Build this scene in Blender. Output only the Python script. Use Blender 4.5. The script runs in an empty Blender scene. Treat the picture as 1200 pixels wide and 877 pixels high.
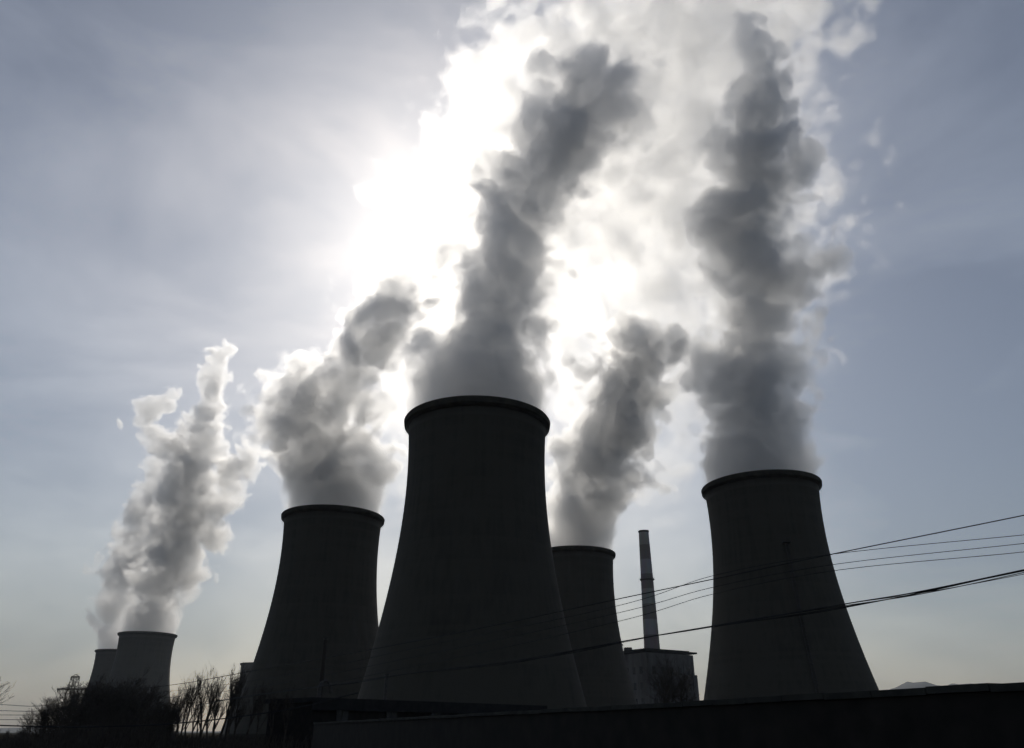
import bpy, math, random
import numpy as np
from mathutils import Vector, Matrix

R = math.radians
rnd = random.Random(7)
sc = bpy.context.scene
col = sc.collection

# ------------------------------------------------------------------ camera
EYE = Vector((0.0, 0.0, 1.7))
PITCH = R(25.0)
FPX = 900.0                                   # focal length in photo pixels (1200 wide)
cd = bpy.data.cameras.new('camera')
cam = bpy.data.objects.new('camera', cd); col.objects.link(cam)
cam.location = EYE
cam.rotation_euler = (R(90) + PITCH, 0, 0)
cd.sensor_width = 36.0
cd.lens = 36.0 * FPX / 1200.0
cd.clip_start = 0.1
cd.clip_end = 60000
sc.camera = cam

CP, SP = math.cos(PITCH), math.sin(PITCH)
def ray(px, py):
    X = (px - 600.0) / FPX; Y = (438.5 - py) / FPX
    return Vector((X, CP - Y * SP, SP + Y * CP))
def at(px, py, depth):
    """point seen at a photo pixel, standing 'depth' metres north of the viewer"""
    d = ray(px, py)
    return EYE + d * (depth / d.y)

# ------------------------------------------------------------------ render
sc.view_settings.view_transform = 'Standard'
sc.view_settings.look = 'None'
sc.view_settings.gamma = 1
sc.view_settings.use_curve_mapping = False
sc.view_settings.exposure = -1.5
sc.render.engine = 'CYCLES'
cy = sc.cycles
cy.max_bounces = 16
cy.diffuse_bounces = 3
cy.glossy_bounces = 2
cy.transmission_bounces = 4
cy.volume_bounces = 7
cy.transparent_max_bounces = 256
cy.use_denoising = True
cy.adaptive_threshold = 0.04
cy.adaptive_min_samples = 16
cy.sample_clamp_indirect = 2.5

# ------------------------------------------------------------------ sun, sky
sd = ray(532, 272).normalized()
SUN_EL = math.asin(sd.z)
SUN_AZ = math.atan2(sd.x, sd.y)
w = bpy.data.worlds.new('World'); sc.world = w; w.use_nodes = True
nt = w.node_tree; nt.nodes.clear()
out = nt.nodes.new('ShaderNodeOutputWorld')
bg = nt.nodes.new('ShaderNodeBackground'); bg.inputs['Strength'].default_value = 0.13
sky = nt.nodes.new('ShaderNodeTexSky'); sky.sky_type = 'NISHITA'
sky.sun_disc = False
sky.sun_elevation = SUN_EL
sky.sun_rotation = SUN_AZ
sky.altitude = 0; sky.air_density = 1.3; sky.dust_density = 1.9; sky.ozone_density = 2.5
tcw = nt.nodes.new('ShaderNodeTexCoord')
mpw = nt.nodes.new('ShaderNodeMapping'); mpw.inputs['Scale'].default_value = (1.0, 1.0, 2.6); mpw.inputs['Rotation'].default_value = (0.25, 0.35, 0.2)
nzw = nt.nodes.new('ShaderNodeTexNoise'); nzw.inputs['Scale'].default_value = 2.3; nzw.inputs['Detail'].default_value = 7; nzw.inputs['Roughness'].default_value = 0.55; nzw.inputs['Distortion'].default_value = 0.4
crw = nt.nodes.new('ShaderNodeValToRGB')            # thin cirrus: bright milky streaks over the blue
crw.color_ramp.elements[0].position = 0.38; crw.color_ramp.elements[0].color = (0.80, 0.90, 1.06, 1)
crw.color_ramp.elements[1].position = 0.72; crw.color_ramp.elements[1].color = (1.45, 1.46, 1.49, 1)
mlw = nt.nodes.new('ShaderNodeMix'); mlw.data_type = 'RGBA'; mlw.blend_type = 'MULTIPLY'; mlw.inputs['Factor'].default_value = 1.0
nt.links.new(tcw.outputs['Generated'], mpw.inputs[0]); nt.links.new(mpw.outputs[0], nzw.inputs['Vector']); nt.links.new(nzw.outputs['Fac'], crw.inputs[0])
nt.links.new(sky.outputs[0], mlw.inputs['A']); nt.links.new(crw.outputs[0], mlw.inputs['B'])
hsv = nt.nodes.new('ShaderNodeHueSaturation'); hsv.inputs['Saturation'].default_value = 0.70
nt.links.new(mlw.outputs['Result'], hsv.inputs['Color']); nt.links.new(hsv.outputs[0], bg.inputs['Color'])
nt.links.new(bg.outputs[0], out.inputs['Surface'])

sl = bpy.data.lights.new('sun', 'SUN'); sl.energy = 5.0; sl.angle = R(0.5); sl.color = (1.0, 0.93, 0.82)
so = bpy.data.objects.new('sun', sl); col.objects.link(so)
so.rotation_euler = (-sd).to_track_quat('-Z', 'Y').to_euler()
so.location = (0, 0, 900)

# ------------------------------------------------------------------ materials
def new_mat(name):
    m = bpy.data.materials.new(name); m.use_nodes = True
    n = m.node_tree; n.nodes.clear()
    o = n.nodes.new('ShaderNodeOutputMaterial')
    return m, n, o
def surf(name, c1, c2, scale=1.0, rough=0.9, detail=6, stretch=(1, 1, 1), bump=0.0, metallic=0.0, spec=0.3):
    """two-tone weathered surface"""
    m, n, o = new_mat(name)
    b = n.nodes.new('ShaderNodeBsdfPrincipled')
    b.inputs['Specular IOR Level'].default_value = spec; b.inputs['Roughness'].default_value = rough; b.inputs['Metallic'].default_value = metallic
    tc = n.nodes.new('ShaderNodeTexCoord'); mp = n.nodes.new('ShaderNodeMapping')
    mp.inputs['Scale'].default_value = stretch
    nz = n.nodes.new('ShaderNodeTexNoise'); nz.inputs['Scale'].default_value = scale; nz.inputs['Detail'].default_value = detail
    cr = n.nodes.new('ShaderNodeValToRGB')
    cr.color_ramp.elements[0].position = 0.35; cr.color_ramp.elements[0].color = (*c1, 1)
    cr.color_ramp.elements[1].position = 0.68; cr.color_ramp.elements[1].color = (*c2, 1)
    L = n.links.new
    L(tc.outputs['Object'], mp.inputs[0]); L(mp.outputs[0], nz.inputs['Vector'])
    L(nz.outputs['Fac'], cr.inputs[0]); L(cr.outputs[0], b.inputs['Base Color'])
    if bump:
        bp = n.nodes.new('ShaderNodeBump'); bp.inputs['Strength'].default_value = bump
        L(nz.outputs['Fac'], bp.inputs['Height']); L(bp.outputs[0], b.inputs['Normal'])
    L(b.outputs[0], o.inputs['Surface'])
    return m

def concrete_shell():
    """tower concrete: climbing-form lifts every 1.3 m, vertical rain streaks, blotches"""
    m, n, o = new_mat('tower_concrete'); L = n.links.new
    b = n.nodes.new('ShaderNodeBsdfPrincipled'); b.inputs['Roughness'].default_value = 0.92
    tc = n.nodes.new('ShaderNodeTexCoord')
    sep = n.nodes.new('ShaderNodeSeparateXYZ'); L(tc.outputs['Object'], sep.inputs[0])
    # lift bands
    mu = n.nodes.new('ShaderNodeMath'); mu.operation = 'MULTIPLY'; mu.inputs[1].default_value = 1 / 1.3; L(sep.outputs['Z'], mu.inputs[0])
    fl = n.nodes.new('ShaderNodeMath'); fl.operation = 'FLOOR'; L(mu.outputs[0], fl.inputs[0])
    wn = n.nodes.new('ShaderNodeTexWhiteNoise'); wn.noise_dimensions = '1D'; L(fl.outputs[0], wn.inputs['W'])
    # streaks
    mp = n.nodes.new('ShaderNodeMapping'); mp.inputs['Scale'].default_value = (1, 1, 0.05); L(tc.outputs['Object'], mp.inputs[0])
    st = n.nodes.new('ShaderNodeTexNoise'); st.inputs['Scale'].default_value = 0.7; st.inputs['Detail'].default_value = 5; L(mp.outputs[0], st.inputs['Vector'])
    bl = n.nodes.new('ShaderNodeTexNoise'); bl.inputs['Scale'].default_value = 0.08; bl.inputs['Detail'].default_value = 6; L(tc.outputs['Object'], bl.inputs['Vector'])
    a1 = n.nodes.new('ShaderNodeMath'); a1.operation = 'MULTIPLY_ADD'; a1.inputs[1].default_value = 0.22; L(wn.outputs['Value'], a1.inputs[0]); L(st.outputs['Fac'], a1.inputs[2])
    a2 = n.nodes.new('ShaderNodeMath'); a2.operation = 'MULTIPLY_ADD'; a2.inputs[1].default_value = 0.7; L(bl.outputs['Fac'], a2.inputs[0]); L(a1.outputs[0], a2.inputs[2])
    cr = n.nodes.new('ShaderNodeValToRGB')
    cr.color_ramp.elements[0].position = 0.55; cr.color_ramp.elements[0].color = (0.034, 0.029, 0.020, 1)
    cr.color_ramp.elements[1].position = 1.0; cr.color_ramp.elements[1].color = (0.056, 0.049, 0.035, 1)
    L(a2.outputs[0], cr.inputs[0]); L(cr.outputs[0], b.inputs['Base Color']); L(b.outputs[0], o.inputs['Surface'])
    return m

def banded_chimney(h, nb):
    m, n, o = new_mat('chimney_paint_bands'); L = n.links.new
    b = n.nodes.new('ShaderNodeBsdfPrincipled'); b.inputs['Roughness'].default_value = 0.85
    tc = n.nodes.new('ShaderNodeTexCoord'); sep = n.nodes.new('ShaderNodeSeparateXYZ'); L(tc.outputs['Object'], sep.inputs[0])
    mu = n.nodes.new('ShaderNodeMath'); mu.operation = 'MULTIPLY_ADD'; mu.inputs[1].default_value = -nb / h; mu.inputs[2].default_value = nb; L(sep.outputs['Z'], mu.inputs[0])
    md = n.nodes.new('ShaderNodeMath'); md.operation = 'PINGPONG'; md.inputs[1].default_value = 1.0
    fl = n.nodes.new('ShaderNodeMath'); fl.operation = 'FLOOR'; L(mu.outputs[0], fl.inputs[0]); L(fl.outputs[0], md.inputs[0])
    nz = n.nodes.new('ShaderNodeTexNoise'); nz.inputs['Scale'].default_value = 0.25; nz.inputs['Detail'].default_value = 6
    mp = n.nodes.new('ShaderNodeMapping'); mp.inputs['Scale'].default_value = (1, 1, 0.2); L(tc.outputs['Object'], mp.inputs[0]); L(mp.outputs[0], nz.inputs['Vector'])
    mx = n.nodes.new('ShaderNodeMix'); mx.data_type = 'RGBA'; L(md.outputs[0], mx.inputs['Factor'])
    mx.inputs['A'].default_value = (0.34, 0.335, 0.33, 1); mx.inputs['B'].default_value = (0.21, 0.185, 0.18, 1)
    m2 = n.nodes.new('ShaderNodeMix'); m2.data_type = 'RGBA'; m2.blend_type = 'MULTIPLY'; m2.inputs['Factor'].default_value = 0.6
    L(mx.outputs['Result'], m2.inputs['A']); L(nz.outputs['Color'], m2.inputs['B'])
    L(m2.outputs['Result'], b.inputs['Base Color']); L(b.outputs[0], o.inputs['Surface'])
    return m

def steam_mat(name, density, color=(0.99, 0.99, 0.99), g=0.72):
    m, n, o = new_mat(name)
    v = n.nodes.new('ShaderNodeVolumePrincipled')
    v.inputs['Color'].default_value = (*color, 1)
    v.inputs['Density'].default_value = density
    v.inputs['Anisotropy'].default_value = g
    n.links.new(v.outputs[0], o.inputs['Volume'])
    return m

M = {
    'concrete': concrete_shell(),
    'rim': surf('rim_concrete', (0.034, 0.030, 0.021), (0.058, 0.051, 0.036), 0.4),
    'steel': surf('weathered_steel', (0.05, 0.048, 0.045), (0.10, 0.09, 0.08), 3.0, 0.6, metallic=0.4),
    'wall': surf('boiler_house_concrete', (0.08, 0.078, 0.075), (0.16, 0.155, 0.15), 0.15, stretch=(1, 1, 0.3)),
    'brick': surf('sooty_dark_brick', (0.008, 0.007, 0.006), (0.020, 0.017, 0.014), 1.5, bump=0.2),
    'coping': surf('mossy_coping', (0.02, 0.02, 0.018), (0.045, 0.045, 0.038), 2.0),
    'roof': surf('tarred_roof', (0.010, 0.010, 0.010), (0.022, 0.021, 0.020), 1.0),
    'glass': surf('dusty_window_glass', (0.02, 0.022, 0.025), (0.04, 0.042, 0.045), 0.6, rough=0.2),
    'bark': surf('grey_bark', (0.035, 0.028, 0.022), (0.075, 0.062, 0.05), 2.0),
    'ground': surf('dry_soil', (0.03, 0.027, 0.02), (0.06, 0.052, 0.038), 0.06, detail=10, spec=0.0),
    'hill': surf('hill_scrub', (0.05, 0.05, 0.04), (0.10, 0.09, 0.07), 0.004, detail=10),
    'wire': surf('black_wire', (0.015, 0.015, 0.015), (0.03, 0.03, 0.03), 2.0, rough=0.7),
    'wood': surf('tarred_wood', (0.03, 0.024, 0.02), (0.06, 0.05, 0.04), 2.0, stretch=(1, 1, 0.1)),
}

# ------------------------------------------------------------------ mesh helpers
def tag(o, label=None, cat=None, group=None, kind=None):
    if label: o['label'] = label
    if cat: o['category'] = cat
    if group: o['group'] = group
    if kind: o['kind'] = kind
    return o
def empty(name, loc, label=None, cat=None, group=None):
    o = bpy.data.objects.new(name, None); col.objects.link(o); o.location = loc
    return tag(o, label, cat, group)
def mesh_obj(name, verts, faces, mat, parent=None, smooth=False, loc=None):
    me = bpy.data.meshes.new(name)
    me.from_pydata([tuple(v) for v in verts], [], faces); me.update()
    if smooth: me.polygons.foreach_set('use_smooth', [True] * len(me.polygons))
    me.materials.append(mat)
    o = bpy.data.objects.new(name, me); col.objects.link(o)
    if parent: o.parent = parent
    if loc: o.location = loc
    return o

class MB:
    """collects simple shapes into one mesh"""
    def __init__(s): s.v = []; s.f = []
    def box(s, c, size, rot=0.0, bev=0.0):
        n = len(s.v); cs, sn = math.cos(rot), math.sin(rot)
        for dz in (-.5, .5):
            for dx, dy in ((-.5, -.5), (.5, -.5), (.5, .5), (-.5, .5)):
                x, y = dx * size[0], dy * size[1]
                s.v.append((c[0] + x * cs - y * sn, c[1] + x * sn + y * cs, c[2] + dz * size[2]))
        s.f += [tuple(n + i for i in q) for q in ((3, 2, 1, 0), (4, 5, 6, 7), (0, 1, 5, 4), (1, 2, 6, 5), (2, 3, 7, 6), (3, 0, 4, 7))]
    def tube(s, pts, rad, sides=6, cap=True):
        pts = [Vector(p) for p in pts]
        rads = rad if isinstance(rad, (list, tuple)) else [rad] * len(pts)
        n0 = len(s.v); ref = None
        for i, p in enumerate(pts):
            t = (pts[min(i + 1, len(pts) - 1)] - pts[max(i - 1, 0)])
            t = t.normalized() if t.length > 1e-9 else Vector((0, 0, 1))
            if ref is None: ref = Vector((0, 0, 1)) if abs(t.z) < .9 else Vector((1, 0, 0))
            a = t.cross(ref)
            if a.length < 1e-6: a = t.orthogonal()
            a.normalize(); b = t.cross(a)
            for k in range(sides):
                q = 2 * math.pi * k / sides
                s.v.append(p + (a * math.cos(q) + b * math.sin(q)) * rads[i])
        for i in range(len(pts) - 1):
            for k in range(sides):
                a0 = n0 + i * sides + k; a1 = n0 + i * sides + (k + 1) % sides
                s.f.append((a0, a1, a1 + sides, a0 + sides))
        if cap:
            s.f.append(tuple(n0 + k for k in range(sides))[::-1])
            s.f.append(tuple(n0 + (len(pts) - 1) * sides + k for k in range(sides)))
    def lathe(s, prof, seg=96, closed=False):
        """prof: (r, z) list, swept about z"""
        n0 = len(s.v); m = len(prof)
        for k in range(seg):
            q = 2 * math.pi * k / seg
            for r, z in prof: s.v.append((r * math.cos(q), r * math.sin(q), z))
        rng = m if closed else m - 1
        for k in range(seg):
            for i in range(rng):
                a = n0 + k * m + i; b = n0 + k * m + (i + 1) % m
                c = n0 + ((k + 1) % seg) * m + (i + 1) % m; d = n0 + ((k + 1) % seg) * m + i
                s.f.append((a, d, c, b))
    def build(s, name, mat, parent=None, smooth=False, loc=None):
        return mesh_obj(name, s.v, s.f, mat, parent, smooth, loc)

# ------------------------------------------------------------------ setting
def ground():
    n = 60
    xs = [math.copysign(abs(t) ** 3, t) * 14000 for t in np.linspace(-1, 1, n)]
    v = []; f = []
    for j in range(n):
        for i in range(n):
            x, y = xs[i], xs[j]
            v.append((x, y, 0.0))
    for j in range(n - 1):
        for i in range(n - 1):
            a = j * n + i; f.append((a, a + 1, a + n + 1, a + n))
    o = mesh_obj('ground', v, f, M['ground']); tag(o, kind='structure')
ground()
def hills():
    # a long low ridge about 5 km off, its crests rising east of the towers
    nx, ny = 160, 24
    v = []; f = []
    r2 = random.Random(3); ph = [(r2.uniform(.5, 6), r2.uniform(0, 6.3)) for _ in range(14)]
    for j in range(ny):
        ty = j / (ny - 1)
        for i in range(nx):
            x = -5600 + 11200 * i / (nx - 1)
            y = 4700 + 1000 * ty
            prof = math.sin(math.pi * ty) ** 1.2
            ridge = 150 + sum(math.sin(x / 1000 * a + p) * 20 / (1 + .35 * a) for a, p in ph)
            ridge += 120 * math.exp(-((x - 2480) / 210) ** 2) + 110 * math.exp(-((x - 2800) / 260) ** 2) + 40 * math.exp(-((x - 3300) / 500) ** 2)
            ridge -= 150 * math.exp(-((x + 3200) / 2600) ** 2)
            rough = 8 * math.sin(x * .021 + y * .013) + 6 * math.sin(x * .043 - y * .03 + 1)
            v.append((x, y, prof * max(8, ridge + rough) - 2))
    for j in range(ny - 1):
        for i in range(nx - 1):
            a = j * nx + i; f.append((a, a + 1, a + nx + 1, a + nx))
    o = mesh_obj('hills', v, f, M['hill'], smooth=True); tag(o, kind='structure')
hills()

# ------------------------------------------------------------------ cooling towers
TH = 90.0; TA = 21.0; TZ = 74.0; TB = 60.5
def trad(z): return TA * math.sqrt(1 + ((z - TZ) / TB) ** 2)
def cooling_tower(px, rim_py, depth_guess, label, scale=1.0, ladder_az=None, wide=1.0):
    d = ray(px, rim_py); t = (TH * scale - EYE.z) / d.z
    base = Vector((d.x * t, d.y * t, 0))
    root = empty('cooling_tower', base, label, 'cooling tower', 'cooling towers of the power station')
    root.scale = (scale * wide, scale * wide, scale)
    seg = 144
    mb = MB()
    zs = np.linspace(0, TH - 1.6, 64)
    prof = [(trad(z), z) for z in zs] + [(trad(TH - 1.6) - .5, TH - 1.6)] + [(trad(z) - .5, z) for z in zs[::-1][1:]]
    mb.lathe(prof, seg, closed=True)
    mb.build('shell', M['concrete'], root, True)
    mr = MB(); r0 = trad(TH)
    mr.lathe([(r0 - .45, TH - 1.9), (r0 + .1, TH - 2.7), (r0 + 1.1, TH - 1.8), (r0 + 1.3, TH - .35), (r0 + 1.1, TH), (r0 - .45, TH)], seg, closed=True)
    mr.build('rim', M['rim'], root, False)
    mf = MB()
    mf.lathe([(trad(0) + .1, 0), (trad(0) + 1.6, 0), (trad(0) + 1.6, 1.2), (trad(0) + 1.3, 1.3), (trad(0) + .1, 1.3)], seg, closed=True)
    mf.build('basin_wall', M['rim'], root)
    if ladder_az is not None:
        ml = MB(); ca, sa = math.cos(ladder_az), math.sin(ladder_az)
        for side in (-.45, .45):
            ml.tube([((trad(z) + .7) * ca - sa * side, (trad(z) + .7) * sa + ca * side, z) for z in np.linspace(2, 63, 40)], .13, 5)
        for z in np.arange(2, 63, .9):
            r = trad(z) + .7
            ml.tube([(r * ca + sa * .45, r * sa - ca * .45, z), (r * ca - sa * .45, r * sa + ca * .45, z)], .06, 4)
        for z in np.arange(4, 63, 3.0):
            r = trad(z)
            pts = [((r + .6 + 1.0 * math.sin(q)) * ca - sa * .62 * math.cos(q), (r + .6 + 1.0 * math.sin(q)) * sa + ca * .62 * math.cos(q), z) for q in np.linspace(0, math.pi, 9)]
            ml.tube(pts, .08, 4)
        ml.build('ladder', M['steel'], root)
        mp = MB(); r = trad(64) + 1.0
        mp.box((r * ca, r * sa, 63.1), (2.2, 2.6, .25), ladder_az)
        for q in (-1.2, 1.2):
            mp.tube([(r * ca - sa * q + ca, r * sa + ca * q + sa, 63.2), (r * ca - sa * q + ca, r * sa + ca * q + sa, 64.6)], .07, 4)
        mp.tube([(r * ca + sa * 1.2 + ca, r * sa - ca * 1.2 + sa, 64.6), (r * ca - sa * 1.2 + ca, r * sa + ca * 1.2 + sa, 64.6)], .07, 4)
        mp.build('ladder_platform', M['steel'], root)
    return base, scale, wide
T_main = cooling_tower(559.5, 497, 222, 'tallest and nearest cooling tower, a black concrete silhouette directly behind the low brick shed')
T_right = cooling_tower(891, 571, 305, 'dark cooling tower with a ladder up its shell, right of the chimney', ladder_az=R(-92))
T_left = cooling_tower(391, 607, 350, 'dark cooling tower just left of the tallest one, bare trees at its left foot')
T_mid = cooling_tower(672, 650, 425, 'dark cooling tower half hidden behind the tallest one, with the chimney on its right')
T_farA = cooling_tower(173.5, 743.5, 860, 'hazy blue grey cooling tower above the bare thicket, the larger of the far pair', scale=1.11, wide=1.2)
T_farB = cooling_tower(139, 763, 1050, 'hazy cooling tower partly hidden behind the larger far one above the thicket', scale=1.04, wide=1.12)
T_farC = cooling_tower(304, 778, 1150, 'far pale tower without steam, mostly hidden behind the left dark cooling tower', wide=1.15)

# ------------------------------------------------------------------ steam (numpy noise -> nested iso-surfaces)
_rs = np.random.RandomState(11)
_perm = _rs.permutation(256).astype(np.int32); _perm = np.concatenate([_perm, _perm, _perm])
_gr = _rs.normal(size=(256, 3)).astype(np.float32); _gr /= np.linalg.norm(_gr, axis=1)[:, None]
def perlin(x, y, z):
    n = len(x); CH_ = 60000
    if n > CH_:
        r = np.empty(n, np.float32)
        for i in range(0, n, CH_): r[i:i + CH_] = perlin(x[i:i + CH_], y[i:i + CH_], z[i:i + CH_])
        return r
    xi = np.floor(x).astype(np.int32); yi = np.floor(y).astype(np.int32); zi = np.floor(z).astype(np.int32)
    xf = x - xi; yf = y - yi; zf = z - zi
    xi &= 255; yi &= 255; zi &= 255
    u = xf * xf * xf * (xf * (xf * 6 - 15) + 10); v = yf * yf * yf * (yf * (yf * 6 - 15) + 10); w_ = zf * zf * zf * (zf * (zf * 6 - 15) + 10)
    def g(a, b, c):
        h = _perm[_perm[_perm[(xi + a)] + yi + b] + zi + c]
        gg = _gr[h]
        return gg[:, 0] * (xf - a) + gg[:, 1] * (yf - b) + gg[:, 2] * (zf - c)
    x00 = g(0, 0, 0); x00 += u * (g(1, 0, 0) - x00)
    x10 = g(0, 1, 0); x10 += u * (g(1, 1, 0) - x10)
    x01 = g(0, 0, 1); x01 += u * (g(1, 0, 1) - x01)
    x11 = g(0, 1, 1); x11 += u * (g(1, 1, 1) - x11)
    x00 += v * (x10 - x00); x01 += v * (x11 - x01)
    return x00 + w_ * (x01 - x00)

def surface_nets(F, iso, org, h):
    ins = F > iso
    c = [ins[a:ins.shape[0] - 1 + a, b:ins.shape[1] - 1 + b, d:ins.shape[2] - 1 + d] for a in (0, 1) for b in (0, 1) for d in (0, 1)]
    s = np.zeros(c[0].shape, np.int8)
    for k in c: s += k
    act = (s > 0) & (s < 8)
    I, J, K = np.nonzero(act)
    vid = np.full(act.shape, -1, np.int32); vid[I, J, K] = np.arange(len(I), dtype=np.int32)
    cor = [(a, b, d) for a in (0, 1) for b in (0, 1) for d in (0, 1)]
    val = [F[I + a, J + b, K + d] for a, b, d in cor]
    acc = np.zeros((len(I), 3), np.float32); cnt = np.zeros(len(I), np.float32)
    for i in range(8):
        for j in range(i + 1, 8):
            ci, cj = cor[i], cor[j]
            if sum(abs(p - q) for p, q in zip(ci, cj)) != 1: continue
            fa, fb = val[i], val[j]
            m = (fa > iso) != (fb > iso)
            t = np.where(m, (iso - fa) / np.where(m, fb - fa, 1), 0)
            for ax in range(3): acc[:, ax] += np.where(m, ci[ax] + (cj[ax] - ci[ax]) * t, 0)
            cnt += m
    V = (np.stack([I, J, K], 1) + acc / cnt[:, None]) * h + np.array(org, np.float32)
    quads = []
    for ax in range(3):
        sh = [slice(None)] * 3; sh2 = [slice(None)] * 3
        sh[ax] = slice(0, -1); sh2[ax] = slice(1, None)
        a = ins[tuple(sh)]; b = ins[tuple(sh2)]
        e = a != b
        P = np.nonzero(e)
        o1, o2 = (ax + 1) % 3, (ax + 2) % 3
        ok = (P[o1] > 0) & (P[o2] > 0) & (P[o1] < F.shape[o1] - 1) & (P[o2] < F.shape[o2] - 1)
        P = [p[ok] for p in P]; sgn = a[tuple(P)]
        def cell(d1, d2):
            q = list(P); q[o1] = q[o1] + d1; q[o2] = q[o2] + d2
            return vid[tuple(q)]
        q = np.stack([cell(-1, -1), cell(0, -1), cell(0, 0), cell(-1, 0)], 1)
        q[~sgn] = q[~sgn][:, ::-1]
        quads.append(q)
    return V, np.concatenate(quads)

STAT = []
def steam(name, label, cat, group, spine_px, depth, vox, layers, mpp=None, rim=None, amp=1.35, wl=1.2, squash=1.0, wob=0.25, seed=0, drift=0.0, kind=None, billow=0.6, bias0=0.11, lacun=2.05, octs=7, gain=0.62):
    """spine_px: chains of (px, py, radius_px[, bias]) ; builds nested closed surfaces of one steam body"""
    rr = random.Random(seed)
    caps = []; allp = []
    for chain in spine_px:
        pts = []
        for q in chain:
            bias = (q[3] if len(q) > 3 else 0.0) + bias0
            p = at(q[0], q[1], depth)
            zc = depth * CP + SP * (p.z - EYE.z)
            r = q[2] / FPX * zc
            dy = 0 if (rim and p.z < rim[1] + 12) else rr.uniform(-wob, wob) * r + drift * (p.z - (rim[1] if rim else 0))
            p2 = p + (p - EYE) * (dy / depth)          # slide along the sight line so the outline stays
            pts.append((p2, r * (1 + dy / depth), bias)); allp.append((p2, r))
        if len(pts) == 1: pts = pts * 2
        caps += list(zip(pts[:-1], pts[1:]))
    lo = np.min([np.array(p) - np.array((r, r * squash, r)) * 1.65 for p, r in allp], 0) - 2 * vox
    hi = np.max([np.array(p) + np.array((r, r * squash, r)) * 1.65 for p, r in allp], 0) + 2 * vox
    if rim: lo[2] = max(lo[2], rim[1] - 8 * rim[3])
    dim = np.ceil((hi - lo) / vox).astype(int) + 1
    X = (lo[0] + vox * np.arange(dim[0])).astype(np.float32)[:, None, None]
    Y = (lo[1] + vox * np.arange(dim[1])).astype(np.float32)[None, :, None]
    Z = (lo[2] + vox * np.arange(dim[2])).astype(np.float32)[None, None, :]
    G = np.full(tuple(dim), -3.0, np.float32)
    rm = float(np.mean([r for _, r in allp]))
    for (p, r, b), (p2, r2, b2) in caps:
        R_ = max(r, r2) * 2.0
        sl_ = []
        for ax, arr in enumerate((X.ravel(), Y.ravel(), Z.ravel())):
            k = R_ * (squash if ax == 1 else 1)
            i0 = np.searchsorted(arr, min(p[ax], p2[ax]) - k); i1 = np.searchsorted(arr, max(p[ax], p2[ax]) + k)
            sl_.append(slice(i0, i1))
        x = X[sl_[0]]; y = Y[:, sl_[1]]; z = Z[:, :, sl_[2]]
        d = np.array(p2) - np.array(p); d[1] /= squash
        dd = float(np.dot(d, d)) + 1e-6
        px_, py_, pz_ = x - p[0], (y - p[1]) / squash, z - p[2]
        t = np.clip((px_ * d[0] + py_ * d[1] + pz_ * d[2]) / dd, 0, 1)
        dist = np.sqrt((px_ - d[0] * t) ** 2 + (py_ - d[1] * t) ** 2 + (pz_ - d[2] * t) ** 2)
        g = 1 - dist / (r + (r2 - r) * t) + b + (b2 - b) * t
        sub = G[tuple(sl_)]
        # smooth union
        k = 0.18
        hh = np.clip(0.5 + 0.5 * (g - sub) / k, 0, 1)
        G[tuple(sl_)] = sub + (g - sub) * hh + k * hh * (1 - hh)
    msk = (G > -1.0)
    ii, jj, kk = np.nonzero(msk)
    wx = X.ravel()[ii]; wy = Y.ravel()[jj]; wz = Z.ravel()[kk]
    L0 = rm * wl
    s0 = float(seed) * 17.31
    # domain warp (rolling eddies)
    qx, qy, qz = wx / (L0 * 1.6) + s0, wy / (L0 * 1.6), wz / (L0 * 1.6)
    a = perlin(qx, qy, qz); b = perlin(qx + 31.7, qy + 7.1, qz); c = perlin(qx, qy + 11.3, qz + 57.9)
    k = L0 * 0.55
    wx2 = wx + a * k; wy2 = wy + b * k; wz2 = wz + c * k
    n = np.zeros_like(wx); am = 1.0; fr = 1.0 / L0; tot = 0
    for o in range(octs):
        if L0 * (fr * L0) ** -1 < 1.2 * vox and o: break
        p = perlin(wx2 * fr + s0 + o * 13.7, wy2 * fr + o * 5.1, wz2 * fr)
        bl = 1 - 2.6 * np.abs(p)                      # rounded lobes with sharp creases (inverted)
        n += am * ((1 - billow) * p * 1.5 - billow * (bl - 0.45))
        tot += am; am *= gain; fr *= lacun
    n /= tot * 0.6
    A = np.full_like(wx, amp)
    if rim:
        hgt = np.clip((wz - rim[1]) / (28.0 * rim[3]), 0, 1); A *= 0.30 + 0.70 * hgt
    F = G
    F[ii, jj, kk] += A * n
    if rim: F[ii, jj, kk] *= 1 + 2.2 * (1 - hgt)
    if rim:
        rho = np.sqrt((X - rim[0].x) ** 2 + (Y - rim[0].y) ** 2)
        F = np.minimum(F, np.maximum((Z - rim[1] - .4) / 4.0, (rim[2] - rho) / 4.0))
        F = np.minimum(F, (Z - (rim[1] - 5 * rim[3])) / 3.0 + 0 * F)
        up = np.maximum(wz - rim[1], 0)
        lim = (rim[2] - 0.4 + 0.06 * up + 0.012 * up ** 2 - np.hypot(wx - rim[0].x, wy - rim[0].y)) / (rim[2] * 0.45) + 0.9 * n * np.clip(up / 12, 0, 1)
        F[ii, jj, kk] = np.where(wz < rim[1] + 34 * rim[3], np.minimum(F[ii, jj, kk], lim), F[ii, jj, kk])
    F[0] = F[-1] = -1; F[:, 0] = F[:, -1] = -1; F[:, :, 0] = F[:, :, -1] = -1
    Vs = []; Qs = []; mi = []; off = 0
    for li, (iso, mat) in enumerate(layers):
        V, Q = surface_nets(F, iso, lo, vox)
        Vs.append(V); Qs.append(Q + off); mi.append(np.full(len(Q), li, np.int32)); off += len(V)
    V = np.concatenate(Vs); Q = np.concatenate(Qs); mi = np.concatenate(mi)
    base = Vector((float(allp[0][0].x), float(allp[0][0].y), float(V[:, 2].min())))
    V = V - np.array(base, np.float32)
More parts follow.
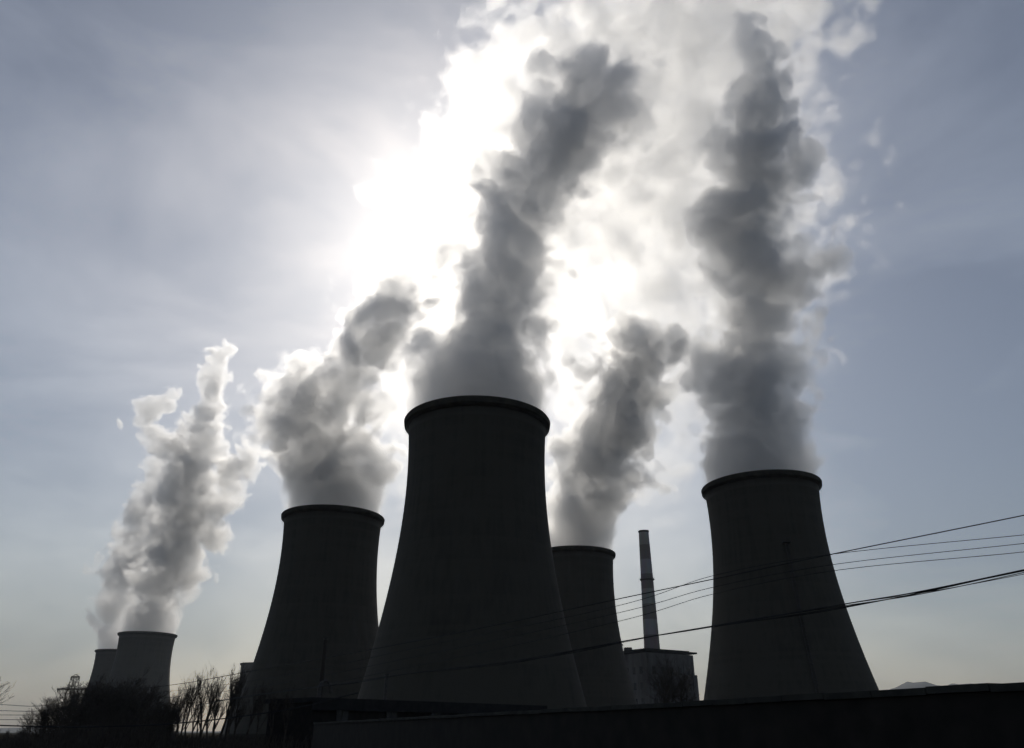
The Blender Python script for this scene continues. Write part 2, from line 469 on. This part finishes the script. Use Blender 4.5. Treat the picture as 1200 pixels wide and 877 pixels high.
    me = bpy.data.meshes.new(name)
    me.vertices.add(len(V)); me.vertices.foreach_set('co', V.astype(np.float32).ravel())
    me.loops.add(Q.size); me.loops.foreach_set('vertex_index', Q.astype(np.int32).ravel())
    me.polygons.add(len(Q)); me.polygons.foreach_set('loop_start', np.arange(0, Q.size, 4, dtype=np.int32))
    me.polygons.foreach_set('material_index', mi)
    me.update(calc_edges=True); me.validate()
    for _, mat in layers: me.materials.append(mat)
    o = bpy.data.objects.new(name, me); col.objects.link(o); o.location = base
    tag(o, label, cat, group, kind)
    # outward orientation check
    p0, p1, p2_ = V[Q[:, 0]], V[Q[:, 1]], V[Q[:, 2]]
    vol = float(np.einsum('ij,ij->i', p0, np.cross(p1, p2_)).sum())
    STAT.append((name, dim.tolist(), len(Q), 'vol>0' if vol > 0 else 'INVERTED'))
    return o

def rim_of(T):
    base, s, wd_ = T
    return (base, TH * s, (trad(TH) + .35) * s * wd_, s)
GR = 'steam plumes from the cooling towers'
def lay(scale=1.0, g=0.82, k=''):
    return [(-0.12, steam_mat('steam_wisp' + k, 0.014 * scale, g=g)), (0.04, steam_mat('steam_body' + k, 0.065 * scale, g=g)), (0.12, steam_mat('steam_core' + k, 0.08 * scale, g=g))]
LN = lay(1.25); LF = lay(0.8, k='_far')
steam('steam_plume', 'thick grey plume leaning right from the tallest cooling tower', 'steam plume', GR,
      [[(560, 512, 92), (560, 485, 88), (562, 460, 76), (566, 425, 56), (574, 390, 52), (588, 345, 54), (600, 300, 50), (604, 255, 44), (612, 218, 38), (645, 188, 50), (672, 150, 54), (696, 112, 50), (690, 88, 30)],
       [(612, 212, 32), (588, 198, 26), (566, 196, 20), (557, 212, 16)], [(640, 240, 34), (652, 262, 16)], [(637, 84, 24), (632, 78, 14)], [(725, 120, 26), (730, 104, 12)], [(520, 236, 7, .1)]],
      T_main[0].y, 0.68, LN, rim=rim_of(T_main), seed=1, bias0=0.22)
steam('steam_plume', 'plume billowing left and then bending up right from the dark tower beside the saplings', 'steam plume', GR,
      [[(391, 625, 58), (391, 600, 57), (387, 570, 60), (374, 535, 58), (362, 500, 50), (385, 462, 38), (422, 425, 32), (444, 390, 40), (463, 360, 40), (472, 345, 28)],
       [(332, 492, 40), (348, 455, 34), (362, 432, 20)], [(415, 470, 30)], [(345, 530, 40)], [(335, 555, 22)], [(445, 550, 38, -.15), (462, 590, 22, -.2)], [(440, 495, 24, -.2)], [(405, 370, 12)], [(415, 520, 40, -.05)]],
      T_left[0].y, 1.0, LN, rim=rim_of(T_left), seed=2, bias0=0.15)
steam('steam_plume', 'plume rising behind the tallest tower to a forked top', 'steam plume', GR,
      [[(671, 668, 44), (674, 645, 45), (688, 615, 46), (704, 580, 48), (702, 540, 44), (716, 500, 46), (734, 455, 44), (746, 415, 40), (742, 388, 24)],
       [(770, 415, 26), (800, 408, 22), (825, 415, 14)], [(735, 595, 30, -.05), (772, 600, 24, -.05)], [(745, 560, 34, -.2)], [(678, 590, 36), (684, 540, 34), (692, 505, 26)]],
      T_mid[0].y, 1.1, LN, rim=rim_of(T_mid), seed=3, bias0=0.17)
steam('steam_plume', 'tall narrow plume climbing from the tower with the ladder', 'steam plume', GR,
      [[(891, 595, 66), (890, 565, 66), (888, 540, 66), (884, 500, 66), (880, 460, 62), (872, 425, 52), (882, 390, 50), (884, 350, 46), (880, 305, 46), (872, 265, 50), (885, 228, 44), (884, 190, 48), (890, 150, 42), (894, 105, 34), (888, 65, 24), (872, 35, 18), (866, 18, 10)],
       [(845, 268, 42), (826, 262, 22)], [(846, 180, 30), (835, 150, 12)], [(925, 330, 46, -.12), (955, 312, 32, -.15), (978, 308, 18, -.15)], [(840, 428, 36), (822, 422, 22)], [(930, 215, 34, -.2), (945, 180, 22, -.2)], [(925, 420, 36, -.15)]],
      T_right[0].y, 1.0, LN, rim=rim_of(T_right), seed=4, bias0=0.12)
steam('steam_plume', 'white ragged plume from the larger far tower, thinning upward into loops and wisps', 'steam plume', GR,
      [[(173.5, 762, 38), (174, 745, 38), (178, 720, 36), (188, 690, 36), (202, 650, 42), (214, 610, 44), (222, 570, 42), (226, 535, 36), (236, 505, 28), (248, 475, 18), (250, 445, 15), (254, 420, 16), (268, 410, 12)],
       [(268, 560, 30, -.1), (290, 540, 20, -.1)], [(205, 525, 24), (180, 510, 15), (166, 492, 14), (182, 474, 13), (204, 464, 12)], [(252, 630, 26, -.15)], [(240, 600, 34, -.1)]],
      T_farA[0].y, 1.5, LF, rim=rim_of(T_farA), seed=5, amp=1.25, bias0=-0.02, wl=1.1)
steam('steam_plume', 'small left leaning plume from the far tower that stands behind its bigger neighbour', 'steam plume', GR,
      [[(139, 780, 27), (138, 762, 27), (130, 735, 20), (136, 705, 26), (152, 670, 30), (165, 635, 28), (172, 605, 24), (188, 575, 24), (188, 548, 18)], [(120, 715, 12), (142, 628, 14)]],
      T_farB[0].y, 1.8, LF, rim=rim_of(T_farB), seed=6, amp=1.3, bias0=0.0, wl=1.1)
VD = 560.0
VL = [(-0.26, steam_mat('drift_haze', 0.0025, g=0.72)), (-0.04, steam_mat('drift_thin', 0.011, g=0.72)), (0.18, steam_mat('drift_body', 0.018, g=0.72))]
steam('steam_cloud', 'broad bright cloud of drifted steam glowing around the sun behind the nearer plumes', 'steam cloud', None,
      [[(470, 420, 50, -.1), (495, 345, 70), (565, 275, 105), (640, 180, 112), (712, 85, 125), (800, 20, 130), (900, -20, 90)],
       [(600, 330, 110), (700, 250, 130), (780, 140, 140), (860, 60, 110)], [(720, 400, 80), (780, 330, 110), (830, 220, 130), (900, 240, 70)],
       [(800, 470, 70, -.1), (870, 370, 80), (930, 310, 45, -.1)], [(480, 560, 44, -.15), (482, 480, 48, -.1)], [(770, 560, 45, -.2), (800, 520, 50, -.15)], [(560, 125, 60, -.15), (600, 60, 55, -.15)],
       [(690, 520, 40, -.15), (650, 420, 60, -.1)]],
      VD, 2.5, VL, squash=0.4, seed=7, amp=1.35, wl=0.5, bias0=0.0, wob=0.15, billow=0.35, gain=0.6)
print('STEAM', STAT)

# ------------------------------------------------------------------ chimney and boiler house
CH = 154.6
ch = empty('chimney', (110.4, 640, 0), 'tall slender chimney in pale and dark painted bands behind the boiler house', 'chimney')
mb = MB(); mb.lathe([(7.6 - 3.5 * z / CH, z) for z in np.linspace(0, CH, 40)] + [(3.4, CH), (3.4, CH - 6)], 40)
mb.build('shaft', banded_chimney(CH, 13), ch, True)
for z in (CH - 40, CH - 100):
    r = 7.6 - 3.5 * z / CH
    g = MB(); g.lathe([(r + .02, z - .9), (r + 1.1, z), (r + 1.1, z + .25), (r + .02, z + .25)], 40, closed=True)
    for k in range(20):
        q = k * math.pi / 10; c, s = math.cos(q) * (r + 1.0), math.sin(q) * (r + 1.0)
        g.tube([(c, s, z + .2), (c, s, z + 1.4)], .06, 4)
    g.lathe([(r + .95, z + 1.35), (r + 1.05, z + 1.35), (r + 1.05, z + 1.45), (r + .95, z + 1.45)], 40, closed=True)
    g.build('gallery', M['steel'], ch)
lp = MB(); lp.lathe([(4.12, CH - 1.4), (4.5, CH - 1.0), (4.5, CH + .2), (3.5, CH + .2), (3.5, CH - 1.4)], 40, closed=True); lp.build('lip', M['rim'], ch)

BH = 47.6
bhc = Vector((82, 497)); ang = math.atan2(24, 36)
bx, by = 40.0, 40.0
br = empty('boiler_house', (bhc.x, bhc.y, 0), 'square grey boiler house with overhanging flat roof between the towers, below the chimney', 'building')
br.rotation_euler = (0, 0, ang)
b = MB(); b.box((bx / 2, by / 2, BH / 2 - .8), (bx, by, BH - 1.6)); b.build('wall', M['wall'], br)
b = MB(); b.box((bx / 2 + .9, by / 2, BH - .3), (bx + 4.0, by + 2.0, 1.0)); b.box((bx / 2, by / 2, BH + .6), (bx - 3, by - 3, .78)); rf = b.build('roof', M['roof'], br)
b = MB()
b.tube([(1.5, 24, BH + .2), (1.5, 24, BH + 4.2)], .5, 8); b.tube([(1.5, 24, BH + 4.2), (1.5, 24, BH + 5.2)], [1.6, .6], 10)
b.build('roof_vent', M['steel'], rf)
b = MB(); b.box((5, 22, BH + 2.0), (3.5, 4, 2.0)); b.build('roof_vent', M['steel'], rf)
for k in range(6):
    b = MB(); b.box((1.6 + k * (bx - 3.2) / 5, -.22, BH / 2 - 1.2), (.9, .5, BH - 2.5)); b.build('pilaster', M['wall'], br)
b = MB(); b.box((bx + 1.6, by / 2 - 4, BH - 13.2 - (BH - 13.2) / 2 + 0), (3.2, by - 10, BH - 13.2)); b.build('annex', M['wall'], br)
for lvl in range(4):
    for k in range(5):
        b = MB(); b.box((5.28 + k * 7.36, -.02, 9 + lvl * 9.0), (2.6, .16, 4.0)); wf = b.build('window', M['glass'], br)
        b = MB()
        for dx in (-1.35, 0, 1.35): b.box((5.28 + k * 7.36 + dx, -.1, 9 + lvl * 9.0), (.16, .2, 4.2))
        b.box((5.28 + k * 7.36, -.13, 9 + lvl * 9.0 - 2.15), (3.1, .3, .25)); b.build('frame', M['steel'], wf)
for lvl in range(4):
    for k in range(6):
        b = MB(); b.box((-.02, 5.5 + k * 6.4, 9 + lvl * 9.0), (.16, 2.6, 4.0)); b.build('window', M['glass'], br)

# ------------------------------------------------------------------ shed and boundary wall
A0 = at(366, 817, 92.7 * 1.0842); A1 = at(612, 826.5, 119 * 1.0884)
SHZ = (A0.z + A1.z) / 2
dirv = Vector((A1.x - A0.x, A1.y - A0.y, 0)); SL = dirv.length + 6; sang = math.atan2(dirv.y, dirv.x)
sh = empty('brick_shed', (A0.x, A0.y, 0), 'long low dark shed with flat tarred roof in front of the tallest tower', 'shed'); sh.rotation_euler = (0, 0, sang)
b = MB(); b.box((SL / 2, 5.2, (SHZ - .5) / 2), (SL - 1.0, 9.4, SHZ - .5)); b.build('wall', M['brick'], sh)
b = MB(); b.box((SL / 2, 5.2, SHZ - .25), (SL, 10.6, .5)); b.box((SL / 2, .05, SHZ - .95), (SL - .4, .25, .9)); b.build('roof', M['roof'], sh)
for k in range(5):
    b = MB(); b.box((5 + k * 8, .46, 3.6), (1.8, .12, 1.3)); f_ = b.build('window', M['glass'], sh)
    b = MB(); b.box((5 + k * 8, .40, 2.85), (2.2, .3, .14)); b.box((5 + k * 8, .42, 3.6), (.1, .12, 1.3)); b.build('frame', M['coping'], f_)
b = MB(); b.tube([(2.0 + t, 1.5, SHZ + h) for t, h in ((0, -.2), (0, 1.2), (.25, 1.75), (.8, 2.0), (1.35, 1.75), (1.6, 1.2), (1.7, .6))], .26, 8); b.build('gooseneck_pipe', M['steel'], sh)
b = MB(); b.tube([(13.0, 2.0, SHZ - .2), (13.0, 2.0, SHZ + 3.1)], .24, 8); b.tube([(13.0, 2.0, SHZ + 3.1), (13.0, 2.0, SHZ + 3.35)], .36, 8); b.build('flue_pipe', M['steel'], sh)

pt = at(381.5, 750, 106.0)
pp = empty('wooden_pole', (pt.x, pt.y, 0), 'dark wooden pole rising above the left end of the shed roof', 'pole')
b = MB(); b.tube([(0, 0, 0), (0, 0, pt.z)], [.36, .24], 10); b.build('shaft', M['wood'], pp)
b = MB(); b.tube([(0, 0, pt.z), (0, 0, pt.z + .2)], [.3, .3], 10); b.build('cap', M['steel'], pp)

WZ = 2.4
dA = ray(368, 847); tA = (WZ - EYE.z) / dA.z; dB = ray(1200, 799); tB = (WZ - EYE.z) / dB.z
W0 = Vector((dA.x * tA, dA.y * tA, 0)); W1 = Vector((dB.x * tB, dB.y * tB, 0))
wd = (W1 - W0); W1 = W1 + wd.normalized() * 9; wd = W1 - W0; wlen = wd.length; wang = math.atan2(wd.y, wd.x)
bw = empty('boundary_wall', W0, 'long dark boundary wall with cement coping running along the bottom of the view', 'wall'); bw.rotation_euler = (0, 0, wang)
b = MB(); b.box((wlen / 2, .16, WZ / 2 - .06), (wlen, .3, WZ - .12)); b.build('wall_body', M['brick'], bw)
b = MB(); x = 0.0
while x < wlen:
    b.box((x + .6, .16, WZ - .06 + rnd.uniform(-.012, .012)), (1.18, .42, .115), rnd.uniform(-.006, .006)); x += 1.2
b.build('coping', M['coping'], bw)

# ------------------------------------------------------------------ power lines
def wire_pts(ctrl, n=90):
    """smooth span through points (depth, px, py)"""
    P = [at(px, py, dep) for px, py, dep in ctrl]
    q = [2 * P[0] - P[1]] + P + [2 * P[-1] - P[-2]]
    res = []
    per = max(4, n // (len(P) - 1))
    for i in range(1, len(q) - 2):
        for k in range(per):
            t = k / per
            a, b_, c, d = q[i - 1], q[i], q[i + 1], q[i + 2]
            res.append(0.5 * ((2 * b_) + (c - a) * t + (2 * a - 5 * b_ + 4 * c - d) * t * t + (3 * b_ - a - 3 * c + d) * t ** 3))
    res.append(P[-1]); return res
# depth as a straight run in plan: 1/depth is linear in px along a straight vertical plane
def plane_depth(pa, da, pb, db):
    return lambda px: 1.0 / (1 / da + (1 / db - 1 / da) * (px - pa) / (pb - pa))
pdp = plane_depth(1200, 52, 87, 225)
GL = 'thin power lines crossing right half of the sky'
lines = [
    ('uppermost power line, the one that climbs steepest to the right edge', [(1330, 576), (1200, 604), (973, 650), (835, 679), (720, 703), (500, 749), (282, 789), (200, 803), (91, 815)], .04),
    ('second power line from the top at the right edge', [(1330, 613), (1200, 627), (973, 650), (835, 675), (720, 711), (500, 757), (282, 800), (91, 822)], .024),
    ('third power line from the top at the right edge', [(1330, 621), (1200, 637), (975, 662), (833, 689), (722, 719), (500, 767), (282, 808), (91, 828)], .024),
    ('lowest of the four thin power lines at the right edge', [(1330, 631), (1200, 647), (977, 669), (833, 697), (722, 729), (500, 778), (282, 818), (91, 836)], .024),
]
for lab, pts, rad in lines:
    pp_ = wire_pts([(a, b_, pdp(a)) for a, b_ in pts])
    m_ = MB(); m_.tube(pp_, [rad * (0.6 + 0.4 * p.y / 52) if p.y < 120 else rad * 1.5 for p in pp_], 5)
    o = m_.build('power_line', M['wire'])
    tag(o, lab, 'power line', GL)
# thick lashed bundle of communication cables
cdp = plane_depth(1200, 26, 230, 100)
ctrl = [(1330, 640), (1200, 668), (1075, 694), (990, 708), (840, 733), (728, 752), (600, 775), (490, 788), (385, 803), (281, 817), (230, 827)]
core = wire_pts([(a, b_, cdp(a)) for a, b_ in ctrl], 220)
bd = empty('cable_bundle', (core[0].x, core[0].y, core[0].z), 'thick black bundle of lashed cables sagging across the towers from the right edge', 'cable bundle')
for k in range(6):
    r2 = random.Random(40 + k); ph = r2.uniform(0, 6.28); ph2 = r2.uniform(0, 6.28); f1 = r2.uniform(.25, .5); amp_ = [0, .09, .12, .10, .16, .2][k]
    L_ = 0.0; pts = []
    for i, p in enumerate(core):
        if i: L_ += (p - core[i - 1]).length
        env = abs(math.sin(L_ * .13 + .6)) * .9 + .1
        pts.append(p + Vector((0, amp_ * .4 * math.sin(f1 * L_ + ph2) * env, -amp_ * env * (0.5 + .5 * math.sin(f1 * L_ + ph)))) - core[0])
    m_ = MB(); m_.tube(pts, [.024, .016, .02, .014, .017, .011][k], 6); m_.build('strand', M['wire'], bd)
ctrl2 = [(420, 812), (350, 829), (281, 840), (211, 847.5), (150, 851), (60, 852), (-60, 848)]
pts = wire_pts([(a, b_, 92) for a, b_ in ctrl2]); m_ = MB(); m_.tube(pts, .07, 6)
tag(m_.build('overhead_cable', M['wire']), 'thick cable strung low through the bare saplings left of the towers', 'cable')
for i, (y0, y1) in enumerate(((826, 828), (833, 832.5), (838, 836), (843.5, 842))):
    pts = wire_pts([(-60, y0 - .5, 260), (0, y0, 250), (45, (y0 + y1) / 2 + .6, 240), (91, y1 - 8 + i * 2, 226)]); m_ = MB(); m_.tube(pts, .07, 4)
    tag(m_.build('power_line', M['wire']), ['topmost', 'second from the top', 'third from the top', 'lowest'][i] + ' of the faint wires running left from the lattice pylon head', 'power line', 'faint wires at the left edge')

# lattice pylon whose head clears the thicket
pb = at(88.5, 793, 226)
py_ = empty('lattice_pylon', (pb.x, pb.y, 0), 'steel lattice pylon, only its narrow head showing over the thicket', 'pylon')
m_ = MB(); Hh = pb.z
def half(z): return 0.75 + 1.3 * (1 - z / Hh) ** 1.3
zs = list(np.linspace(0, Hh, 9))
cs = [(-1, -1), (1, -1), (1, 1), (-1, 1)]
for a_, b_ in cs: m_.tube([(a_ * half(z), b_ * half(z), z) for z in zs], .09, 4)
for i in range(8):
    for k in range(4):
        a_, b_ = cs[k], cs[(k + 1) % 4]
        m_.tube([(a_[0] * half(zs[i]), a_[1] * half(zs[i]), zs[i]), (b_[0] * half(zs[i + 1]), b_[1] * half(zs[i + 1]), zs[i + 1])], .05, 3)
        m_.tube([(b_[0] * half(zs[i]), b_[1] * half(zs[i]), zs[i]), (a_[0] * half(zs[i + 1]), a_[1] * half(zs[i + 1]), zs[i + 1])], .05, 3)
m_.build('mast', M['steel'], py_)
for zc, wdt in ((Hh - .1, 1.1), (Hh - 3.2, 4.2)):
    m_ = MB(); m_.box((0, 0, zc), (wdt * 2, .5, .35))
    m_.tube([(-wdt, 0, zc), (0, 0, zc + .7)], .07, 4); m_.tube([(wdt, 0, zc), (0, 0, zc + .7)], .07, 4)
    for s in (-1, 1): m_.tube([(s * wdt * .95, 0, zc), (s * wdt * .95, 0, zc - .8)], [.12, .12], 6)
    m_.build('crossarm', M['steel'], py_)

# ------------------------------------------------------------------ bare trees
def bare_tree(seed, h, spread, forks, upright):
    r = random.Random(seed); tr = MB(); tw = MB()
    def grow(p, d, length, rad, lvl):
        n = 4 if lvl < 2 else 3
        pts = [p]; rads = [rad]
        for i in range(n):
            d = (d + Vector((r.gauss(0, .10), r.gauss(0, .10), r.gauss(0, .06) + .05 * upright))).normalized()
            p = p + d * (length / n); pts.append(p); rads.append(rad * (1 - .55 * (i + 1) / n))
        (tr if lvl == 0 else tw).tube(pts, rads, 6 if lvl == 0 else 3, cap=False)
        if lvl >= 4: return
        m = forks[lvl]
        for k in range(m):
            f = r.uniform(.3 if lvl == 0 else .2, 1.0)
            i = min(n - 1, int(f * n)); q = pts[i].lerp(pts[i + 1], f * n - i)
            az = r.uniform(0, 6.283); tilt = r.uniform(.35, .9) * spread
            side = Vector((math.cos(az), math.sin(az), 0)); dd = (d * math.cos(tilt) + side * math.sin(tilt)).normalized()
            dd = (dd + Vector((0, 0, .25 * upright))).normalized()
            grow(q, dd, length * r.uniform(.42, .68) * (1.15 - .5 * f if lvl == 0 else 1), max(.013, rads[i] * .5), lvl + 1)
    grow(Vector((0, 0, -.1)), Vector((r.gauss(0, .04), r.gauss(0, .04), 1)).normalized(), h * .82, .02 * h + .02, 0)
    return tr, tw
protos = []
def proto(kind, seed, h, spread, forks, upright):
    root = bpy.data.objects.new('bare_tree', None); col.objects.link(root)
    a_, b_ = bare_tree(seed, h, spread, forks, upright)
    a_.build('trunk', M['bark'], root); b_.build('crown', M['bark'], root)
    return root
P_up = [proto('up', 100 + i, 8.0, .62, (12, 4, 4, 2), 1.2) for i in range(4)]
P_bush = [proto('bush', 200 + i, 7.0, 1.05, (15, 6, 4, 4), .5) for i in range(4)]
used = set()
def plant(p, loc, h, h0, rz, label, group):
    if p.name in used:
        o = p.copy(); col.objects.link(o)
        for c in p.children:
            c2 = c.copy(); col.objects.link(c2); c2.parent = o
    else:
        used.add(p.name); o = p
    o.location = loc; o.rotation_euler = (0, 0, rz); s = h / h0; o.scale = (s, s, s)
    tag(o, label, 'tree', group)
top = [(-10, 852), (20, 850), (40, 842), (60, 824), (80, 811), (100, 806), (120, 807), (140, 806), (160, 807), (180, 811), (200, 815), (215, 812), (225, 811), (235, 810), (250, 799), (265, 796), (275, 802), (290, 808), (330, 812), (366, 815)]
def top_at(px):
    for (a_, ya), (b_, yb) in zip(top[:-1], top[1:]):
        if a_ <= px <= b_: return ya + (yb - ya) * (px - a_) / (b_ - a_)
    return 850
TR = random.Random(5)
for i in range(54):
    px = -6 + 214 * (i + TR.uniform(-.4, .4)) / 54
    dep = TR.uniform(95, 150); yt = top_at(px) + abs(TR.gauss(0, 8)) + (-3 if i % 4 == 0 else TR.uniform(2, 24))
    q = at(px, yt, dep)
    if q.z < 1.5: continue
    plant(TR.choice(P_bush), (q.x, q.y, 0), q.z * 1.0, 7.0, TR.uniform(0, 6.28), 'bushy bare tree in the dense dark thicket below the far pair of towers', 'bare trees of the dense thicket')
for i, (px, yt, dep) in enumerate([(205, 822, 100), (212, 816, 108), (219, 812, 96), (226, 812, 104), (233, 820, 112), (240, 814, 99), (247, 802, 107), (253, 806, 95), (259, 812, 115), (265, 796, 101), (270, 806, 110), (276, 803, 98), (283, 812, 106), (292, 815, 102), (305, 818, 99), (320, 822, 104), (338, 820, 100), (352, 825, 106), (236, 830, 130), (256, 828, 128), (272, 826, 132), (216, 832, 126)]):
    q = at(px, yt, dep)
    plant(P_up[i % 4], (q.x, q.y, 0), q.z, 8.0, TR.uniform(0, 6.28), 'slender upright bare sapling in the row between the thicket and the left dark tower', 'bare saplings at the foot of the left tower')
q = at(772, 788, 190); plant(P_bush[2], (q.x, q.y, 0), q.z, 7.0, 1.2, 'bare tree standing before the middle of the boiler house front', None)
q = at(798, 800, 185); plant(P_bush[0], (q.x, q.y, 0), q.z, 7.0, 2.2, 'low bare tree before the right end of the boiler house front', None)
q = at(-33, 803, 45); plant(P_bush[1], (q.x, q.y, 0), q.z, 7.0, 2.6, 'nearer bare tree cut off by the left edge, only twig tips showing', None)

# undergrowth: countless thin stems filling the foot of the thicket
ug = MB(); UR = random.Random(9)
for i in range(4600):
    px = UR.uniform(-25, 372); dep = UR.uniform(92, 175)
    lim = 876 - (876 - top_at(px)) * UR.uniform(.1, .6)
    if px > 205: lim = 876 - UR.uniform(2, 16)
    q = at(px, lim, dep); z = max(.5, q.z)
    ax, ay = UR.gauss(0, .22), UR.gauss(0, .22)
    ug.tube([(q.x, q.y, 0), (q.x + ax * z * .5, q.y + ay * z * .5, z * .55), (q.x + ax * z * 1.1, q.y + ay * z * 1.1, z)], [.045, .03, .012], 3, cap=False)
    for k in range(3):
        t = UR.uniform(.3, .9); b0 = Vector((q.x + ax * z * t, q.y + ay * z * t, z * t)); a_ = UR.uniform(0, 6.28); l_ = z * UR.uniform(.15, .35)
        ug.tube([b0, b0 + Vector((math.cos(a_) * .5, math.sin(a_) * .5, .75)) * l_], [.022, .01], 3, cap=False)
o = ug.build('undergrowth', M['bark']); tag(o, 'dark tangle of bare stems filling the foot of the thicket', None, None, 'stuff')

# ------------------------------------------------------------------ haze
hz = MB(); hz.box((0, 1500, 399), (13000, 13000, 802)); 
hm, n_, o_ = new_mat('haze_air'); v_ = n_.nodes.new('ShaderNodeVolumePrincipled')
v_.inputs['Color'].default_value = (0.82, 0.90, 1.0, 1); v_.inputs['Density'].default_value = 0.65e-4; v_.inputs['Anisotropy'].default_value = 0.15
n_.links.new(v_.outputs[0], o_.inputs['Volume'])
ho = hz.build('haze', hm); tag(ho, kind='stuff')
